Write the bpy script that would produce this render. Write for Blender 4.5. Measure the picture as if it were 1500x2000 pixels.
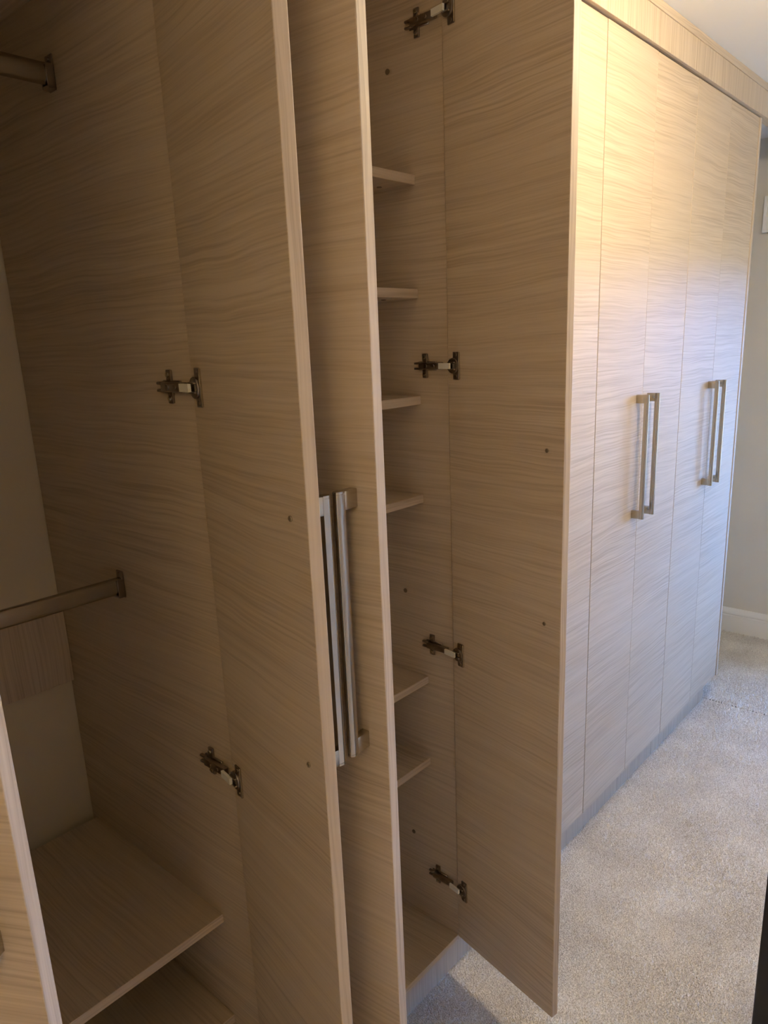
import bpy, bmesh, math, random
import numpy as np
from mathutils import Matrix, Vector

random.seed(7)
scene = bpy.context.scene
for o in list(bpy.data.objects):
    bpy.data.objects.remove(o, do_unlink=True)
COL = scene.collection

# ------------------------------------------------------------------ camera
# world: x out of the wardrobe run into the room, y along the run, z up, metres
CAM = Vector((0.8911, -1.8367, 1.5500))
ROWS = ((0.75457595, 0.6551318, -0.03764916),      # camera right
        (0.13927929, -0.21595901, -0.9664176),     # camera down
        (-0.64126158, 0.72399173, -0.25420376))    # camera forward
F_PX, PP = 1441.46, (766.12, 1043.56)              # focal length and principal point on 1500 x 2000
cd = bpy.data.cameras.new('camera')
cam = bpy.data.objects.new('camera', cd)
COL.objects.link(cam)
r_, d_, f_ = (Vector(v) for v in ROWS)
cam.matrix_world = Matrix(((r_.x, -d_.x, -f_.x, CAM.x), (r_.y, -d_.y, -f_.y, CAM.y),
                           (r_.z, -d_.z, -f_.z, CAM.z), (0, 0, 0, 1)))
cd.sensor_fit = 'VERTICAL'
cd.sensor_height = 32.0
cd.lens = F_PX / 2000 * 32.0
cd.shift_x = (750 - PP[0]) / 2000
cd.shift_y = (PP[1] - 1000) / 2000
cd.clip_start = 0.02
scene.camera = cam

# ------------------------------------------------------------------ view, world
scene.view_settings.view_transform = 'Standard'
scene.view_settings.look = 'None'
scene.view_settings.gamma = 1
scene.view_settings.use_curve_mapping = False
scene.view_settings.exposure = 2.03
SKY = 8.8
LAMP = 68.0
LAMP2 = 1.75
LAMP_POS = (0.69, -0.16, 2.22)
scene.cycles.adaptive_threshold = 0.03
scene.cycles.max_bounces = 7
scene.cycles.diffuse_bounces = 4
scene.cycles.glossy_bounces = 3
scene.cycles.caustics_reflective = False
scene.cycles.caustics_refractive = False
world = bpy.data.worlds.new('daylight')
scene.world = world
world.use_nodes = True
wn, wl = world.node_tree.nodes, world.node_tree.links
bg = wn['Background']
tc = wn.new('ShaderNodeTexCoord')
sx = wn.new('ShaderNodeSeparateXYZ')
wl.new(tc.outputs['Generated'], sx.inputs[0])
rmp = wn.new('ShaderNodeValToRGB')
rmp.color_ramp.elements[0].position = 0.49
rmp.color_ramp.elements[0].color = (0.10, 0.11, 0.10, 1)      # ground outside, below the horizon
rmp.color_ramp.elements[1].position = 0.51
rmp.color_ramp.elements[1].color = (0.125, 0.37, 1.0, 1)      # even evening sky
mr = wn.new('ShaderNodeMath'); mr.operation = 'MULTIPLY_ADD'
mr.inputs[1].default_value = 0.5; mr.inputs[2].default_value = 0.5
wl.new(sx.outputs['Z'], mr.inputs[0]); wl.new(mr.outputs[0], rmp.inputs[0])
wl.new(rmp.outputs[0], bg.inputs['Color'])
bg.inputs['Strength'].default_value = SKY


# ------------------------------------------------------------------ materials
def new_mat(name):
    m = bpy.data.materials.new(name)
    m.use_nodes = True
    return m, m.node_tree.nodes, m.node_tree.links, m.node_tree.nodes['Principled BSDF']


def flat(name, col, rough=0.5, metal=0.0, spec=0.5):
    m, n, l, b = new_mat(name)
    b.inputs['Base Color'].default_value = (*col, 1)
    b.inputs['Roughness'].default_value = rough
    b.inputs['Metallic'].default_value = metal
    b.inputs['Specular IOR Level'].default_value = spec
    return m


def wood(name, light, mid, dark, rough=0.52, ripple=1.0):
    m, n, l, b = new_mat(name)
    uv = n.new('ShaderNodeUVMap'); uv.uv_map = 'grain'

    def mapped(su, sv):
        mp = n.new('ShaderNodeMapping')
        mp.inputs['Scale'].default_value = (su, sv, 1)
        l.new(uv.outputs[0], mp.inputs[0])
        return mp

    def noise(src, scale=1.0, detail=2.0, rough_=0.5):
        t = n.new('ShaderNodeTexNoise'); t.noise_dimensions = '2D'
        t.inputs['Scale'].default_value = scale
        t.inputs['Detail'].default_value = detail
        t.inputs['Roughness'].default_value = rough_
        l.new(src, t.inputs['Vector'])
        return t.outputs['Fac']

    def math_(op, a, bb, c=None):
        t = n.new('ShaderNodeMath'); t.operation = op
        for i, v in enumerate((a, bb, c)):
            if v is None: continue
            if isinstance(v, (int, float)): t.inputs[i].default_value = v
            else: l.new(v, t.inputs[i])
        return t.outputs[0]

    sp = n.new('ShaderNodeSeparateXYZ'); l.new(uv.outputs[0], sp.inputs[0])
    U, V = sp.outputs['X'], sp.outputs['Y']
    warp = noise(mapped(1.5, 3.0).outputs[0], 1, 1.0, 0.45)
    warp2 = noise(mapped(6.0, 11.0).outputs[0], 1, 1.0, 0.4)
    v2 = math_('MULTIPLY_ADD', math_('SUBTRACT', warp, 0.5), 0.036, V)
    v3 = math_('MULTIPLY_ADD', math_('SUBTRACT', warp2, 0.5), 0.012, v2)

    def comb(a, b_):
        c = n.new('ShaderNodeCombineXYZ'); l.new(a, c.inputs[0]); l.new(b_, c.inputs[1]); return c.outputs[0]
    bands = noise(comb(math_('MULTIPLY', U, 0.5), math_('MULTIPLY', v2, 38.0)), 1, 2.0, 0.55)
    lines = noise(comb(math_('MULTIPLY', U, 3.2), math_('MULTIPLY', v3, 205.0)), 1, 1.0, 0.6)
    fibre = noise(mapped(9.0, 620.0).outputs[0], 1, 1.0, 0.6)
    mask = noise(mapped(1.4, 5.0).outputs[0], 1, 1.0, 0.5)
    tone = noise(mapped(0.9, 2.4).outputs[0], 1, 1.0, 0.5)
    f = math_('MULTIPLY', math_('SUBTRACT', lines, 0.5), math_('MULTIPLY_ADD', mask, 2.5 * ripple, -0.1 * ripple))
    f = math_('ADD', f, math_('MULTIPLY', math_('SUBTRACT', bands, 0.5), 0.62))
    f = math_('ADD', f, math_('MULTIPLY', math_('SUBTRACT', fibre, 0.5), 0.5))
    f = math_('ADD', f, math_('MULTIPLY', math_('SUBTRACT', tone, 0.5), 0.5))
    f = math_('ADD', f, 0.5)
    cr = n.new('ShaderNodeValToRGB')
    e = cr.color_ramp.elements
    e[0].position = 0.05; e[0].color = (*dark, 1)
    e[1].position = 0.95; e[1].color = (*light, 1)
    k = e.new(0.5); k.color = (*mid, 1)
    l.new(f, cr.inputs[0]); l.new(cr.outputs[0], b.inputs['Base Color'])
    b.inputs['Roughness'].default_value = rough
    b.inputs['Specular IOR Level'].default_value = 0.35
    return m


WOOD = wood('pale_ash_laminate', (0.655, 0.535, 0.395), (0.59, 0.47, 0.335), (0.485, 0.375, 0.26))
EDGE = wood('ash_edge_band', (0.67, 0.55, 0.42), (0.60, 0.48, 0.355), (0.47, 0.36, 0.255), ripple=1.2)
STEEL = flat('brushed_nickel', (0.52, 0.47, 0.39), 0.24, 1.0)
NICKEL = flat('nickel_plated_steel', (0.34, 0.29, 0.25), 0.28, 1.0)
LINK = flat('link_painted_shine', (0.82, 0.80, 0.72), 0.45, 0.0)  # pale matte colour stands in for light reflected off the metal link
CHROME = flat('chromed_rail', (0.42, 0.38, 0.33), 0.18, 1.0)
WHITE = flat('white_gloss_paint', (0.88, 0.855, 0.80), 0.35)
CEILM = flat('white_ceiling_paint', (0.86, 0.84, 0.79), 0.8, 0, 0.2)
BLACK = flat('black_satin', (0.012, 0.011, 0.011), 0.45)
DARK = flat('dark_screw_cap', (0.20, 0.145, 0.09), 0.4)


def paint(name, col, amp=0.03):
    m, n, l, b = new_mat(name)
    t = n.new('ShaderNodeTexNoise'); t.inputs['Scale'].default_value = 3.0; t.inputs['Detail'].default_value = 3
    c = n.new('ShaderNodeTexCoord'); l.new(c.outputs['Object'], t.inputs['Vector'])
    r = n.new('ShaderNodeValToRGB')
    r.color_ramp.elements[0].position = 0.3; r.color_ramp.elements[0].color = (*(x * (1 - amp) for x in col), 1)
    r.color_ramp.elements[1].position = 0.7; r.color_ramp.elements[1].color = (*(x * (1 + amp) for x in col), 1)
    l.new(t.outputs['Fac'], r.inputs[0]); l.new(r.outputs[0], b.inputs['Base Color'])
    b.inputs['Roughness'].default_value = 0.75
    b.inputs['Specular IOR Level'].default_value = 0.25
    t2 = n.new('ShaderNodeTexNoise'); t2.inputs['Scale'].default_value = 180.0
    l.new(c.outputs['Object'], t2.inputs['Vector'])
    bp = n.new('ShaderNodeBump'); bp.inputs['Strength'].default_value = 0.08; bp.inputs['Distance'].default_value = 0.001
    l.new(t2.outputs['Fac'], bp.inputs['Height']); l.new(bp.outputs[0], b.inputs['Normal'])
    return m


WALL = paint('stone_beige_wall_paint', (0.74, 0.685, 0.59))
CREAM = paint('cream_wall_paint', (0.72, 0.62, 0.45))


def carpet_mat(name, lo, hi):
    m, n, l, b = new_mat(name)
    c = n.new('ShaderNodeTexCoord')
    t = n.new('ShaderNodeTexNoise'); t.inputs['Scale'].default_value = 230.0; t.inputs['Detail'].default_value = 2.0
    t.inputs['Roughness'].default_value = 0.7
    l.new(c.outputs['Object'], t.inputs['Vector'])
    t2 = n.new('ShaderNodeTexNoise'); t2.inputs['Scale'].default_value = 5.0; t2.inputs['Detail'].default_value = 3.0
    l.new(c.outputs['Object'], t2.inputs['Vector'])
    mx = n.new('ShaderNodeMath'); mx.operation = 'MULTIPLY_ADD'; mx.inputs[1].default_value = 0.36
    l.new(t2.outputs['Fac'], mx.inputs[0]); 
    s = n.new('ShaderNodeMath'); s.operation = 'MULTIPLY'; s.inputs[1].default_value = 0.76
    l.new(t.outputs['Fac'], s.inputs[0]); l.new(s.outputs[0], mx.inputs[2])
    r = n.new('ShaderNodeValToRGB')
    r.color_ramp.elements[0].position = 0.40; r.color_ramp.elements[0].color = (*lo, 1)
    r.color_ramp.elements[1].position = 0.74; r.color_ramp.elements[1].color = (*hi, 1)
    l.new(mx.outputs[0], r.inputs[0]); l.new(r.outputs[0], b.inputs['Base Color'])
    b.inputs['Roughness'].default_value = 0.95
    b.inputs['Specular IOR Level'].default_value = 0.1
    return m


CARPET = carpet_mat('beige_carpet', (0.54, 0.485, 0.42), (0.97, 0.93, 0.87))


# ------------------------------------------------------------------ builders
def link(o, parent=None):
    COL.objects.link(o)
    if parent: o.parent = parent
    return o


def empty(name, loc=(0, 0, 0), rz=0.0, parent=None):
    o = bpy.data.objects.new(name, None)
    o.empty_display_size = 0.05
    o.location = loc; o.rotation_euler = (0, 0, rz)
    return link(o, parent)


def tag(o, label=None, cat=None, group=None, kind=None):
    if label: o['label'] = label
    if cat: o['category'] = cat
    if group: o['group'] = group
    if kind: o['kind'] = kind
    return o


def finish(name, bm, mats, parent=None, loc=(0, 0, 0), rz=0.0, smooth=False):
    me = bpy.data.meshes.new(name)
    bm.normal_update()
    bm.to_mesh(me); bm.free()
    for m in (mats if isinstance(mats, (list, tuple)) else [mats]): me.materials.append(m)
    if smooth:
        for p in me.polygons: p.use_smooth = True
        try: me.set_sharp_from_angle(angle=math.radians(40))
        except Exception: pass
    o = bpy.data.objects.new(name, me)
    o.location = loc; o.rotation_euler = (0, 0, rz)
    return link(o, parent)


def add_box(bm, lo, hi, bevel=0.0, seg=1, mi=0):
    lo = [min(a, b) for a, b in zip(lo, hi)], [max(a, b) for a, b in zip(lo, hi)]
    lo, hi = lo
    tmp = bmesh.new()
    bmesh.ops.create_cube(tmp, size=1)
    for v in tmp.verts:
        v.co = Vector([(a + b) / 2 + c * (b - a) for a, b, c in zip(lo, hi, v.co)])
    if bevel:
        bmesh.ops.bevel(tmp, geom=tmp.edges[:], offset=bevel, segments=seg, profile=0.5, affect='EDGES')
    for f in tmp.faces: f.material_index = mi
    me = bpy.data.meshes.new('t'); tmp.to_mesh(me); tmp.free()
    bm.from_mesh(me); bpy.data.meshes.remove(me)


def add_cyl(bm, a, b, r, seg=20, mi=0, r2=None, bevel=0.0):
    a, b = Vector(a), Vector(b)
    tmp = bmesh.new()
    bmesh.ops.create_cone(tmp, cap_ends=True, segments=seg, radius1=r, radius2=r if r2 is None else r2, depth=(b - a).length)
    if bevel:
        es = [e for e in tmp.edges if abs(e.verts[0].co.z - e.verts[1].co.z) < 1e-6]
        bmesh.ops.bevel(tmp, geom=es, offset=bevel, segments=2, profile=0.5, affect='EDGES')
    q = Vector((0, 0, 1)).rotation_difference(b - a)
    bmesh.ops.transform(tmp, matrix=Matrix.Translation((a + b) / 2) @ q.to_matrix().to_4x4(), verts=tmp.verts)
    for f in tmp.faces: f.material_index = mi
    me = bpy.data.meshes.new('t'); tmp.to_mesh(me); tmp.free()
    bm.from_mesh(me); bpy.data.meshes.remove(me)


def board(name, lo, hi, thin, grain, parent=None, loc=(0, 0, 0), rz=0.0, bevel=0.0009, seg=2):
    """A laminate board. thin = axis of its thickness, grain = axis the face grain runs along;
    edges carry banding whose grain runs along the edge."""
    bm = bmesh.new()
    add_box(bm, lo, hi, bevel, seg)
    bm.normal_update()
    ul = bm.loops.layers.uv.new('grain')
    off = (random.uniform(0, 40), random.uniform(0, 40))
    size = [abs(b - a) for a, b in zip(lo, hi)]
    for f in bm.faces:
        nrm = f.normal
        ax = max(range(3), key=lambda i: abs(nrm[i]))
        others = [i for i in range(3) if i != ax]
        if ax == thin:
            u = grain; f.material_index = 0
        else:
            u = max(others, key=lambda i: size[i]); f.material_index = 1
        v = [i for i in others if i != u][0]
        for lp in f.loops:
            lp[ul].uv = (lp.vert.co[u] + off[0] + ax * 3.7, lp.vert.co[v] + off[1] + ax * 5.1)
    return finish(name, bm, [WOOD, EDGE], parent, loc, rz)


# ------------------------------------------------------------------ the room
BACK, FAR, RIGHT, NEAR, CEIL = -0.58, 2.04, 2.4, -3.3, 2.364


def struct(name, lo, hi, mat):
    bm = bmesh.new(); add_box(bm, lo, hi)
    return tag(finish(name, bm, mat), kind='structure')


struct('floor', (BACK - .1, NEAR - .1, -.06), (RIGHT + .1, FAR + .1, 0.0), CARPET)
struct('ceiling', (BACK - .1, NEAR - .1, CEIL), (RIGHT + .1, FAR + .1, CEIL + .08), CEILM)
struct('wall_left', (BACK - .1, NEAR - .1, 0), (BACK, FAR + .1, CEIL), CREAM)
struct('wall_right', (RIGHT, NEAR - .1, 0), (RIGHT + .1, FAR + .1, CEIL), WALL)
struct('wall_near', (BACK, NEAR - .1, 0), (RIGHT, NEAR, CEIL), WALL)
# far wall with the window opening to the right of the photograph's frame
WX0, WX1, WZ0, WZ1 = 0.40, 1.55, 0.66, 1.85
bm = bmesh.new()
add_box(bm, (BACK, FAR, 0), (WX0, FAR + .2, CEIL)); add_box(bm, (WX1, FAR, 0), (RIGHT, FAR + .2, CEIL))
add_box(bm, (WX0, FAR, 0), (WX1, FAR + .2, WZ0)); add_box(bm, (WX0, FAR, WZ1), (WX1, FAR + .2, CEIL))
far_wall = tag(finish('wall_far', bm, WALL), kind='structure')
bm = bmesh.new(); add_box(bm, (BACK, FAR + .201, 2.02), (RIGHT, FAR + .58, 2.12), .004)      # unseen board added above the window to block high skylight
finish('added_sky_blocker', bm, CEILM, far_wall)
win = tag(empty('window_1', ((WX0 + WX1) / 2, FAR + .12, WZ0)), kind='structure')
bm = bmesh.new()
hw = (WX1 - WX0) / 2; hh = WZ1 - WZ0
for lo, hi in (((-hw, -.03, 0), (hw, .03, .06)), ((-hw, -.03, hh - .06), (hw, .03, hh)),
               ((-hw, -.03, .06), (-hw + .06, .03, hh - .06)), ((hw - .06, -.03, .06), (hw, .03, hh - .06)),
               ((-.03, -.03, .06), (.03, .03, hh - .06))):
    add_box(bm, lo, hi, .004)
finish('window_frame', bm, WHITE, win)
gm, gn, gl, gb = new_mat('window_glass')
gn.remove(gb)
tr = gn.new('ShaderNodeBsdfTransparent'); gs = gn.new('ShaderNodeBsdfGlossy'); mxs = gn.new('ShaderNodeMixShader')
gs.inputs['Roughness'].default_value = 0.02; mxs.inputs[0].default_value = 0.06
gl.new(tr.outputs[0], mxs.inputs[1]); gl.new(gs.outputs[0], mxs.inputs[2])
gl.new(mxs.outputs[0], gn['Material Output'].inputs['Surface'])
for a, b_ in ((-hw + .06, -.03), (.03, hw - .06)):
    bm = bmesh.new(); add_box(bm, (a, -.002, .06), (b_, .002, hh - .06)); finish('pane', bm, gm, win)
bm = bmesh.new(); add_box(bm, (-hw - .03, -.16, -.03), (hw + .03, -.03, 0), .004, 2); finish('window_sill', bm, WHITE, win)


def skirting(name, x0, x1, y, sgn):
    prof = [(0, 0), (.018, 0), (.018, .092), (.0155, .096), (.0155, .101), (.018, .104), (.016, .112), (.009, .124), (.005, .130), (0, .130)]
    bm = bmesh.new()
    A = [bm.verts.new((x0, y + sgn * p, z)) for p, z in prof]
    B = [bm.verts.new((x1, y + sgn * p, z)) for p, z in prof]
    for i in range(len(prof)):
        j = (i + 1) % len(prof)
        bm.faces.new((A[i], A[j], B[j], B[i]))
    bm.faces.new(A[::-1]); bm.faces.new(B)
    bmesh.ops.recalc_face_normals(bm, faces=bm.faces)
    return tag(finish(name, bm, WHITE), kind='structure')


skirting('baseboard_far', BACK, RIGHT, FAR, -1)
skirting('baseboard_near', BACK, RIGHT, NEAR, 1)

# ------------------------------------------------------------------ carpet pile: short tufts near the photograph's floor
rng = np.random.default_rng(3)


def pile(x0, x1, y0, y1, step):
    nx, ny = int((x1 - x0) / step), int((y1 - y0) / step)
    gx, gy = np.meshgrid(np.arange(nx), np.arange(ny))
    cx = x0 + (gx.ravel() + rng.uniform(0, 1, nx * ny)) * step
    cy = y0 + (gy.ravel() + rng.uniform(0, 1, nx * ny)) * step
    keep = ~((cx > .63) & (cx < 1.13) & (cy > -.62) & (cy < -.18))
    cx, cy = cx[keep], cy[keep]
    n_ = len(cx)
    ang = rng.uniform(0, 2 * np.pi, n_); w = step * rng.uniform(.55, .95, n_)
    h = rng.uniform(.003, .0075, n_) * (step / .0035) ** .5; lean = rng.uniform(0, .0055, n_); la = rng.uniform(0, 2 * np.pi, n_)
    v = np.zeros((n_, 4, 3), np.float32)
    for k in range(3):
        a = ang + k * 2 * np.pi / 3
        v[:, k, 0] = cx + np.cos(a) * w; v[:, k, 1] = cy + np.sin(a) * w; v[:, k, 2] = -.001
    v[:, 3, 0] = cx + np.cos(la) * lean; v[:, 3, 1] = cy + np.sin(la) * lean; v[:, 3, 2] = h
    if y1 <= 1.21: v[:, :, 0] = np.maximum(v[:, :, 0], -.0435)
    else: v[:, :, 1] = np.maximum(v[:, :, 1], 1.206)
    base = (np.arange(n_) * 4)[:, None]
    tri = np.concatenate([base + np.array([[0, 1, 3]]), base + np.array([[1, 2, 3]]), base + np.array([[2, 0, 3]])], 1).reshape(-1)
    return v.reshape(-1, 3), tri


vs, ts, o0 = [], [], 0
for args in ((-.042, .75, -.95, .05, .0035), (-.042, 1.0, .05, .75, .0044), (-.042, 1.1, .75, 1.2, .0056), (-.57, 1.2, 1.2, 2.02, .0065)):
    v, t = pile(*args); vs.append(v); ts.append(t + o0); o0 += len(v)
vs = np.concatenate(vs); ts = np.concatenate(ts)
me = bpy.data.meshes.new('carpet_pile')
me.vertices.add(len(vs)); me.vertices.foreach_set('co', vs.ravel())
me.loops.add(len(ts)); me.loops.foreach_set('vertex_index', ts.astype(np.int32))
nt = len(ts) // 3
me.polygons.add(nt); me.polygons.foreach_set('loop_start', np.arange(0, nt * 3, 3, dtype=np.int32))
me.update(); me.validate()
me.materials.append(CARPET)
cp = link(bpy.data.objects.new('carpet_pile', me))
tag(cp, 'short beige carpet pile in front of the wardrobes', 'carpet', kind='stuff')

# ------------------------------------------------------------------ the wardrobes
T = 0.018
XC = -0.021                 # front of the carcasses; closed door faces end at x = 0
ZB, ZT = 0.103, 2.240       # carcass bottom and top
DW, DH, DZ = 0.297, 2.1335, 0.122
HZ0, HZ1 = 1.004, 1.371     # handle ends


def handle_mesh():
    """D-shaped bar between two square posts; local x along the door, y away from it."""
    bm = bmesh.new()
    L = HZ1 - HZ0
    prof = [(-.0062, .0240), (.0062, .0240)] + [(.0062 * math.cos(a), .0305 + .0064 * math.sin(a)) for a in np.linspace(0, math.pi, 15)]
    for z0, z1, k in ((0, .0030, 1.0), (.0036, L - .0036, 1.0), (L - .0030, L, 1.0), (.0028, L - .0028, .90)):
        A = [bm.verts.new((x * k, .0300 + (y - .0300) * k, z0)) for x, y in prof]
        B = [bm.verts.new((x * k, .0300 + (y - .0300) * k, z1)) for x, y in prof]
        for q in range(len(prof)):
            q2 = (q + 1) % len(prof)
            bm.faces.new((A[q], A[q2], B[q2], B[q]))
        bm.faces.new(A[::-1]); bm.faces.new(B)
    for z in (0.0005, L - .0245):
        add_box(bm, (-.0060, 0, z), (.0060, .0265, z + .024), .0006, 2)
    me = bpy.data.meshes.new('handle'); bm.to_mesh(me); bm.free()
    me.materials.append(STEEL)
    for p in me.polygons: p.use_smooth = True
    try: me.set_sharp_from_angle(angle=math.radians(35))
    except Exception: pass
    return me


HANDLE = handle_mesh()


def screw_mesh():
    bm = bmesh.new()
    add_cyl(bm, (0, 0, 0), (0, .0022, 0), .0040, 14, bevel=.0009)
    add_box(bm, (-.003, .0019, -.0005), (.003, .0026, .0005)); add_box(bm, (-.0005, .0019, -.003), (.0005, .0026, .003))
    me = bpy.data.meshes.new('screw_head'); bm.to_mesh(me); bm.free()
    me.materials.append(STEEL)
    return me


SCREW = screw_mesh()


def cap_mesh():
    bm = bmesh.new()
    add_cyl(bm, (0, 0, 0), (0, .0016, 0), .0052, 16, bevel=.0006)
    add_cyl(bm, (0, .0010, 0), (0, .0019, 0), .0024, 12)
    me = bpy.data.meshes.new('screw_cap'); bm.to_mesh(me); bm.free()
    me.materials.append(DARK)
    return me


CAP = cap_mesh()


def sub(name, me, parent, loc, rot=(0, 0, 0), scale=(1, 1, 1)):
    o = bpy.data.objects.new(name, me)
    o.location = loc; o.rotation_euler = rot; o.scale = scale
    return link(o, parent)


def door(parent, px, py, rz, side, z=DZ, h=DH, screws=False, w=DW):
    """side +1: hinged on the far side, -1: on the near side. Origin at the inner hinge corner."""
    d = board('door', (0, 0, 0), (w, side * T, h), 1, 0, parent, (px, py, z), rz, bevel=.0012)
    sub('handle', HANDLE, d, (w - .038, side * T, HZ0 - z), scale=(1, side, 1))
    if screws:
        for zz in (1.3500, 1.0215):
            sub('screw_head', SCREW, d, (DW - .038, 0, zz - z), scale=(1, -side, 1))
    return d


def hinge(parent, y_face, z, side, door_obj_rz, px, py):
    """Concealed cup hinge on the inner face of a side panel (side +1: far panel, -1: near panel)."""
    s = -side                                   # direction of the panel face normal along y
    bm = bmesh.new()                            # arm body with a forked tail
    add_box(bm, (-.068, s * .004, -.0070), (-.010, s * .0135, .0070), .0020, 2)
    add_box(bm, (-.083, s * .004, -.0075), (-.066, s * .0105, -.0030), .0012, 1)
    add_box(bm, (-.083, s * .004, .0030), (-.066, s * .0105, .0075), .0012, 1)
    add_cyl(bm, (-.030, s * .0125, 0), (-.030, s * .0150, 0), .0030, 12)
    add_cyl(bm, (-.050, s * .0125, 0), (-.050, s * .0150, 0), .0040, 12)
    hg = finish('hinge', bm, NICKEL, parent, (XC + .002, y_face, z), smooth=True)
    bm = bmesh.new()                            # cross-shaped mounting plate
    add_box(bm, (-.0655, 0, -.0245), (-.0525, s * .0045, .0245), .0018, 2)
    add_box(bm, (-.076, 0, -.0090), (-.030, s * .0042, .0090), .0012, 1)
    finish('mounting_plate', bm, NICKEL, hg, smooth=True)
    for zz in (-.0170, .0170):
        bm = bmesh.new()
        add_cyl(bm, (-.059, s * .0040, zz), (-.059, s * .0068, zz), .0042, 14, bevel=.0012)
        add_box(bm, (-.0622, s * .0065, zz - .0005), (-.0558, s * .0073, zz + .0005))
        finish('fixing_screw', bm, STEEL, hg, smooth=True)
    # link from the arm to the cup, bent towards the door face
    c, sn = math.cos(door_obj_rz), math.sin(door_obj_rz)
    ux, uy = c, sn                               # along the door, from the hinge edge
    nx, ny = (sn, -c) if side > 0 else (-sn, c)  # inner face normal
    ox, oy = px - (XC + .002), py - y_face       # door origin in hinge coordinates
    bm = bmesh.new()
    a = Vector((-.0135, s * .0150, 0)); b_ = Vector((ox + ux * .017 + nx * .0115, oy + uy * .017 + ny * .0115, 0))
    t_ = (b_ - a).normalized(); w_ = Vector((-t_.y, t_.x, 0))
    pts = []
    for zz in (-.0056, .0056):
        for q, k in ((a, 1), (b_, 1), (b_, -1), (a, -1)):
            pts.append(bm.verts.new((q.x + w_.x * .0024 * k, q.y + w_.y * .0024 * k, zz)))
    for idx in ((0, 1, 2, 3), (7, 6, 5, 4), (0, 4, 5, 1), (1, 5, 6, 2), (2, 6, 7, 3), (3, 7, 4, 0)):
        bm.faces.new([pts[i] for i in idx])
    bmesh.ops.recalc_face_normals(bm, faces=bm.faces)
    finish('link_arm', bm, LINK, hg)
    # cup flange screwed to the door: plate, round cup rim and two screws
    bm = bmesh.new()
    k = -side                                    # local y of the inner normal in door coordinates
    add_box(bm, (.0165, 0, -.0270), (.0335, k * .0030, .0270), .0014, 2)
    add_cyl(bm, (.0180, 0, 0), (.0180, k * .0062, 0), .0150, 28, bevel=.0012)
    add_box(bm, (.0080, k * .001, -.0078), (.0270, k * .0100, -.0052), .0006, 1)
    add_box(bm, (.0080, k * .001, .0052), (.0270, k * .0100, .0078), .0006, 1)
    for zz in (-.0215, .0215):
        add_cyl(bm, (.0255, k * .002, zz), (.0255, k * .0046, zz), .0036, 12)
    add_box(bm, (.0334, 0, -.0262), (.0346, k * .0034, .0262), .0003, 1, mi=1)  # brighter metal strip paints the light caught on the plate's edge
    finish('cup_flange', bm, [NICKEL, STEEL], hg, (ox, oy, 0), door_obj_rz, smooth=True)
    return hg


def carcass(root, y0, y1, shelves=(), shelf_x=-.1, base_top=.119):
    """Two side panels, bottom and top boards of one unit, in world coordinates."""
    board('side_panel', (BACK + .002, y0, ZB), (XC, y0 + T, ZT), 1, 0, root)
    board('side_panel', (BACK + .002, y1 - T, ZB), (XC, y1, ZT), 1, 0, root)
    board('base_panel', (BACK + .002, y0 + T, ZB), (XC, y1 - T, base_top), 2, 0, root)
    board('top_panel', (BACK + .002, y0 + T, ZT - T), (XC, y1 - T, ZT), 2, 1, root)
    for z in shelves:
        board('shelf', (BACK + .02, y0 + T, z - T), (shelf_x, y1 - T, z), 2, 0, root)


def unit(label):
    u = empty('wardrobe')
    return tag(u, label, 'wardrobe', 'fitted wardrobes along the wall')


HINGE_Z = (2.113, 1.4965, 0.880, 0.268)
closedR, closedL = -math.pi / 2, math.pi / 2

# nearest wardrobe, open, with two hanging rails
w1 = unit('open wardrobe nearest the viewer with metal hanging rails and two low shelves')
carcass(w1, -1.8, -1.2, (0.557, 0.330, 2.080), -.102)  # topmost shelf is added above the view to darken the upper interior
rzB = math.radians(-11.99)
rzA = math.radians(30.77)
door(w1, -.0165, -1.776, rzA, -1)
door(w1, -.0165, -1.224, rzB, 1, screws=True)
for z in HINGE_Z:
    hinge(w1, -1.218, z, 1, rzB, -.0165, -1.224)
    hinge(w1, -1.782, z, -1, rzA, -.0165, -1.776)
board('back_rail', (BACK + .001, -1.8 + T, .887), (BACK + .019, -1.2 - T - .001, 1.040), 0, 2, w1)
for zc in (1.146, 1.955):
    bm = bmesh.new()                             # oval tube
    ring = []
    for yy in (-1.8 + T + .002, -1.2 - T - .002):
        r = []
        for i in range(28):
            a = 2 * math.pi * i / 28
            ca, sa = math.cos(a), math.sin(a)
            r.append(bm.verts.new((-.306 + .0075 * (abs(ca) ** .8) * (1 if ca >= 0 else -1), yy, zc + .0155 * (abs(sa) ** .6) * (1 if sa >= 0 else -1))))
        ring.append(r)
    for i in range(28):
        j = (i + 1) % 28
        bm.faces.new((ring[0][i], ring[0][j], ring[1][j], ring[1][i]))
    bm.faces.new(ring[0][::-1]); bm.faces.new(ring[1])
    bmesh.ops.recalc_face_normals(bm, faces=bm.faces)
    rail = finish('hanging_rail', bm, CHROME, w1, smooth=True)
    for yy, s in ((-1.8 + T, 1), (-1.2 - T, -1)):
        bm = bmesh.new()                         # U-shaped socket with a back plate and lug
        add_box(bm, (-.3165, yy, zc - .022), (-.2955, yy + s * .003, zc + .027), .0010, 1)
        add_box(bm, (-.3165, yy, zc - .0195), (-.3135, yy + s * .013, zc + .013), .0008, 1)
        add_box(bm, (-.2985, yy, zc - .0195), (-.2955, yy + s * .013, zc + .013), .0008, 1)
        add_box(bm, (-.3165, yy, zc - .0205), (-.2955, yy + s * .013, zc - .0165), .0008, 1)
        add_cyl(bm, (-.306, yy + s * .002, zc + .021), (-.306, yy + s * .0055, zc + .021), .0038, 12)
        finish('rail_socket', bm, NICKEL, rail)

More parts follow.
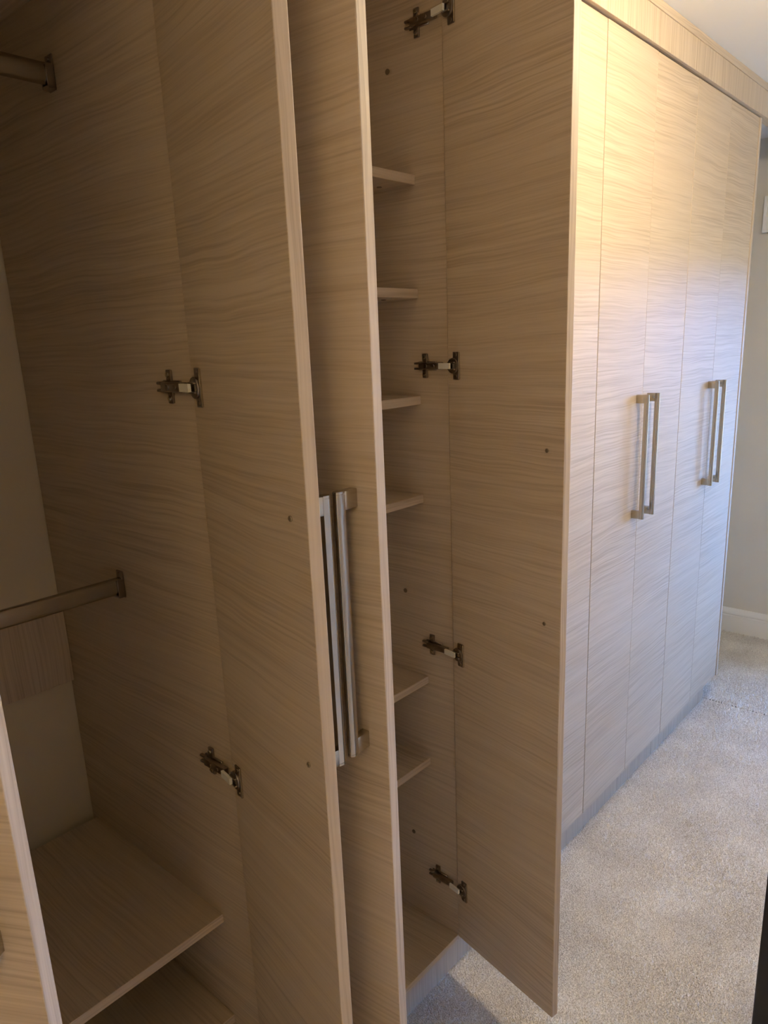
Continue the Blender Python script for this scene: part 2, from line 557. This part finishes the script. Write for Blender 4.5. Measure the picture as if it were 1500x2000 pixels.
# shelved wardrobe between two open doors
w2 = unit('open wardrobe with a column of six narrow shelves between its two open doors')
carcass(w2, -1.2, -.6, (1.859, 1.648, 1.4354, 1.225, .797, .5858), -.0937)
rzC, rzD = math.radians(3.87), math.radians(-11.32)
door(w2, -.0165, -1.176, rzC, -1, screws=True)
door(w2, -.0165, -.624, rzD, 1, screws=True)
for z in HINGE_Z:
    hinge(w2, -.618, z, 1, rzD, -.0165, -.624)
    hinge(w2, -1.182, z, -1, rzC, -.0165, -1.176)
for z in (2.051, .994, .354):
    sub('screw_cap', CAP, w2, (-.154, -.618, z), scale=(1, -1, 1))
for z in (1.859, 1.648):
    sub('shelf_fixing', CAP, w2, (-.150, -.660, z - T), rot=(-math.pi / 2, 0, 0))

# three closed wardrobes
for y0, label in ((-.6, 'closed wardrobe mostly hidden behind the open door with dark hinges'),
                  (0.0, 'closed wardrobe whose paired bar handles are the larger, nearer pair'),
                  (0.6, 'closed wardrobe at the far end, its bar handles nearest the bare wall')):
    u = unit(label)
    carcass(u, y0, y0 + .6)
    dz = random.uniform(-.001, .001)
    door(u, -T, y0 + .0015, closedL, -1, DZ + .003, DH - .001, w=.2981)
    door(u, -T, y0 + .5985, closedR, 1, DZ + .003 + .002, DH - .004, w=.2981)
    if y0 > .5:
        board('end_panel', (BACK + .002, 1.2, DZ + .002), (.003, 1.2 + T, 2.2565), 1, 2, u)

# plinth boards, pelmet and its scribing strip
for y0, y1, lab in ((-1.8, .640, 'long low plinth board under the open wardrobes'), (.6412, 1.2, 'short low plinth board under the farthest closed wardrobe')):
    pb = tag(board('plinth_board', (-.063, y0, 0), (-.045, y1, ZB - .0005), 0, 2), lab, 'plinth')
board('return_board', (BACK + .003, 1.182, 0), (-.0632, 1.2, ZB - .0005), 1, 0, pb)
pel = tag(board('pelmet', (-.025, -1.8, 2.2615), (.011, FAR - .001, 2.342), 0, 2), 'pale wooden pelmet board above the wardrobe doors under the ceiling', 'pelmet')
strip = board('scribe_strip', (-.025, -1.8, 2.3422), (.0135, FAR - .001, CEIL - .0004), 0, 1, pel)

# ------------------------------------------------------------------ other things
lamp = tag(empty('ceiling_lamp', (LAMP_POS[0], LAMP_POS[1], CEIL)), 'warm globe lamp hanging close under the ceiling', 'lamp')
bm = bmesh.new()
add_cyl(bm, (0, 0, -.022), (0, 0, 0), .045, 32, bevel=.004)
finish('ceiling_rose', bm, WHITE, lamp, smooth=True)
bm = bmesh.new(); add_cyl(bm, (0, 0, -.10), (0, 0, -.02), .007, 16); finish('stem', bm, STEEL, lamp, smooth=True)
em, en, el, eb = new_mat('warm_lamp_glass')
en.remove(eb)
es = en.new('ShaderNodeEmission'); es.inputs['Color'].default_value = (1.0, 0.83, 0.57, 1); es.inputs['Strength'].default_value = LAMP
el.new(es.outputs[0], en['Material Output'].inputs['Surface'])
bm = bmesh.new(); bmesh.ops.create_uvsphere(bm, u_segments=24, v_segments=16, radius=.055)
finish('globe', bm, em, lamp, (0, 0, LAMP_POS[2] - CEIL), smooth=True)

drum = tag(empty('drum_pendant', (1.10, -2.55, CEIL)), 'fabric drum pendant lamp behind the viewer', 'lamp')
bm = bmesh.new(); add_cyl(bm, (0, 0, -.022), (0, 0, 0), .045, 32, bevel=.004); finish('ceiling_rose', bm, WHITE, drum, smooth=True)
bm = bmesh.new(); add_cyl(bm, (0, 0, -.29), (0, 0, -.02), .004, 12); finish('cord', bm, WHITE, drum, smooth=True)
em2 = em.copy(); em2.name = 'lit_drum_shade'
em2.node_tree.nodes['Emission'].inputs['Color'].default_value = (1.0, 0.71, 0.33, 1)
em2.node_tree.nodes['Emission'].inputs['Strength'].default_value = LAMP2
bm = bmesh.new(); add_cyl(bm, (0, 0, -.50), (0, 0, -.28), .20, 40); finish('lamp_shade', bm, em2, drum, smooth=True)

pic = tag(empty('wall_plaque', (-.091, FAR, 1.961)), 'small white plaque on the far wall beside the wardrobes', 'plaque')
bm = bmesh.new(); add_box(bm, (-.10, -.022, 0), (.10, -.001, .155), .002, 2); finish('panel', bm, WHITE, pic)
bm = bmesh.new()
for lo, hi in (((-.10, -.027, 0), (.10, -.0215, .012)), ((-.10, -.027, .143), (.10, -.0215, .155)), ((-.10, -.027, .012), (-.088, -.0215, .143)), ((.088, -.027, .012), (.10, -.0215, .143))):
    add_box(bm, lo, hi, .001)
finish('rim', bm, WHITE, pic)

# black cabinet whose corner shows at the lower right
cab = tag(empty('black_cabinet', (.641, -.60, 0)), 'black cabinet standing on the carpet opposite the wardrobes', 'cabinet')
bm = bmesh.new(); add_box(bm, (0, 0, .05), (.46, .40, .70), .003, 2); finish('body', bm, BLACK, cab)
bm = bmesh.new(); add_box(bm, (-.0, -.0, .701), (.47, .41, .725), .003, 2); finish('top', bm, BLACK, cab)
bm = bmesh.new(); add_box(bm, (.02, .02, 0), (.44, .38, .0495)); finish('plinth', bm, BLACK, cab)
for k in range(3):
    z0 = .06 + k * .212
    dr = None
    bm = bmesh.new(); add_box(bm, (.4605, .006, z0), (.476, .394, z0 + .206), .002, 2); dr = finish('drawer', bm, BLACK, cab)
    bm = bmesh.new(); add_cyl(bm, (.4765, .20, z0 + .103), (.495, .20, z0 + .103), .012, 16, bevel=.002); finish('knob', bm, STEEL, dr, smooth=True)
